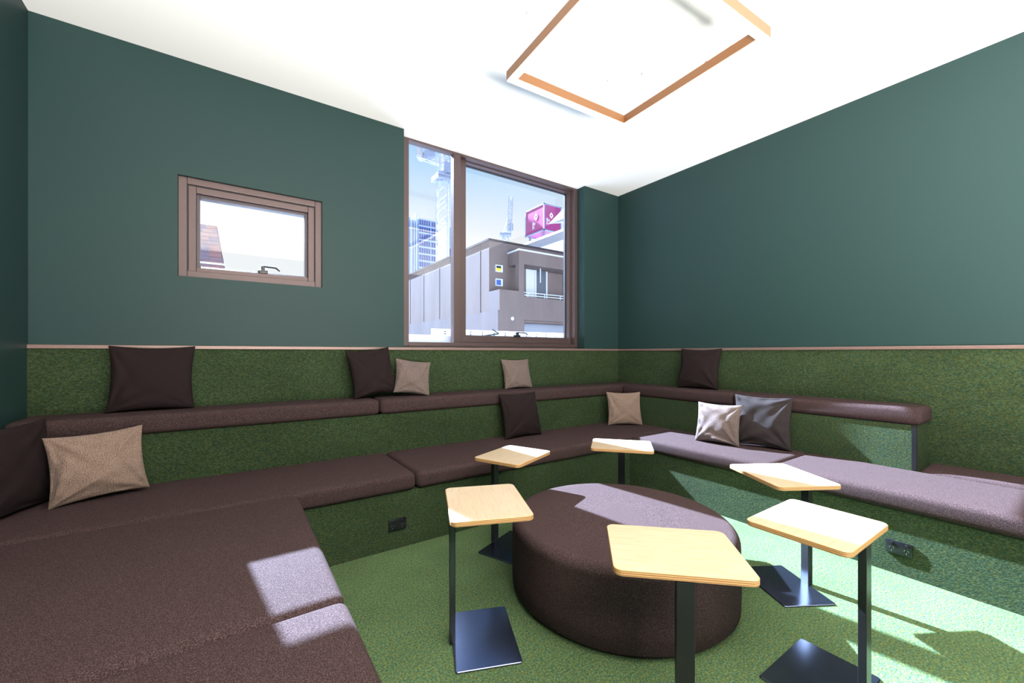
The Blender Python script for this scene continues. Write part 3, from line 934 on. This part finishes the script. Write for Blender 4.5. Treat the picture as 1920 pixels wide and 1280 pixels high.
D2 = 95.0
k0 = at(948, 640, D2)
c2_ = thing('distant_crane', 'small white crane standing behind the roof line of the brown block', 'crane', (k0.x, k0.y, GZ))
def kpos(px, py, dd=0.0):
    return at(px, py, D2 + dd) - c2_.location
obj('mast', lattice(bmesh.new(), (0, 0, 0), (0, 0, kpos(948, 441).z), 1.3, 14, 0.2, 0.1), M['crane_white'], c2_)
bm = bmesh.new()
a = kpos(948, 440)
bmesh.ops.create_cube(bm, size=1.0, matrix=Matrix.Translation(a) @ Matrix.Rotation(TH - R(90), 4, 'Z') @ Matrix.Diagonal((2.6, 2.0, 0.45, 1)))
obj('slewing_platform', bm, M['crane_blue'], c2_)
obj('luffing_jib', lattice(bmesh.new(), kpos(955, 434), kpos(958, 369), 0.85, 12, 0.22, 0.16), M['crane_white'], c2_)
bm = bmesh.new()
beam(bm, kpos(944, 436), kpos(949, 420), 0.2); beam(bm, kpos(952, 436), kpos(949, 420), 0.2); beam(bm, kpos(949, 420), kpos(957, 385), 0.08)
obj('a_frame', bm, M['crane_white'], c2_)
obj('cab', bx(-0.4, 0.4, -0.4, 0.4, 0, 1.6), M['crane_blue'], c2_, kpos(957.5, 432))

# tapering brick chimney seen through the small window
DB = 8.0
ch0 = at(388, 640, DB)
chim = thing('brick_chimney', 'tapering red brick chimney seen through the small window', 'chimney', (ch0.x, ch0.y, GZ))
ztop = at(400, 428, DB).z - GZ
zlo = at(400, 510, DB).z - GZ - 0.3
def halfw(z):
    return 0.205 + 0.155 * (ztop - z)
bm = bmesh.new()
lv = []
for z in (0.0, zlo, ztop - 0.01):
    h_ = (halfw(z) if z > 0 else halfw(zlo)) - 0.008
    lv.append([bm.verts.new((x * h_ - 0.05, y * 0.30, z)) for x, y in ((-1, -1), (1, -1), (1, 1), (-1, 1))])
for a, b in zip(lv, lv[1:]):
    for i in range(4):
        bm.faces.new((a[i], a[(i + 1) % 4], b[(i + 1) % 4], b[i]))
bm.faces.new(lv[-1])
M['mortar'] = mat('mortar', (0.12, 0.10, 0.105), 0.9)
BR = [mat('red brick', c, 0.85) for c in ((0.115, 0.046, 0.040), (0.135, 0.066, 0.056), (0.092, 0.046, 0.052), (0.072, 0.042, 0.056))]
obj('mortar_core', bm, M['mortar'], chim)
bricks = [None] * 4
course = 0.075
nrow = int((ztop - zlo) / course)
for r_ in range(nrow):
    z = ztop - (r_ + 1) * course
    h_ = halfw(z + course / 2)
    for face in (0, 1):
        span = 2 * h_ if face == 0 else 0.60
        n = 3
        for c in range(n):
            o_ = ((c + (0.5 if r_ % 2 else 0.0)) / n - 0.5) * span + span / n / 2
            o_ = min(o_, span / 2 - span / n / 2 * 0.99) if r_ % 2 else o_
            k = rnd.randrange(4)
            if bricks[k] is None:
                b = obj('brick', bx(-0.5, 0.5, -0.5, 0.5, 0, 0.066, 0.0), BR[k], chim)
                bricks[k] = b.data
            else:
                b = link('brick', bricks[k], chim)
            if face == 0:
                b.location = (o_ - 0.05, -0.30 + 0.04 - rnd.uniform(0.006, 0.012), z)
                b.scale = (span / n - 0.010, 0.09, 1)
            else:
                b.location = (h_ - 0.05 - 0.04 + rnd.uniform(0.004, 0.008), o_, z)
                b.scale = (0.09, span / n - 0.010, 1)
                b.rotation_euler = (0, 0, 0)
obj('coping_band', bx(-halfw(ztop - 0.72) - 0.06, halfw(ztop - 0.72) - 0.05 + 0.02, -0.33, 0.33, ztop - 0.745, ztop - 0.715), M['white_wall'], chim)
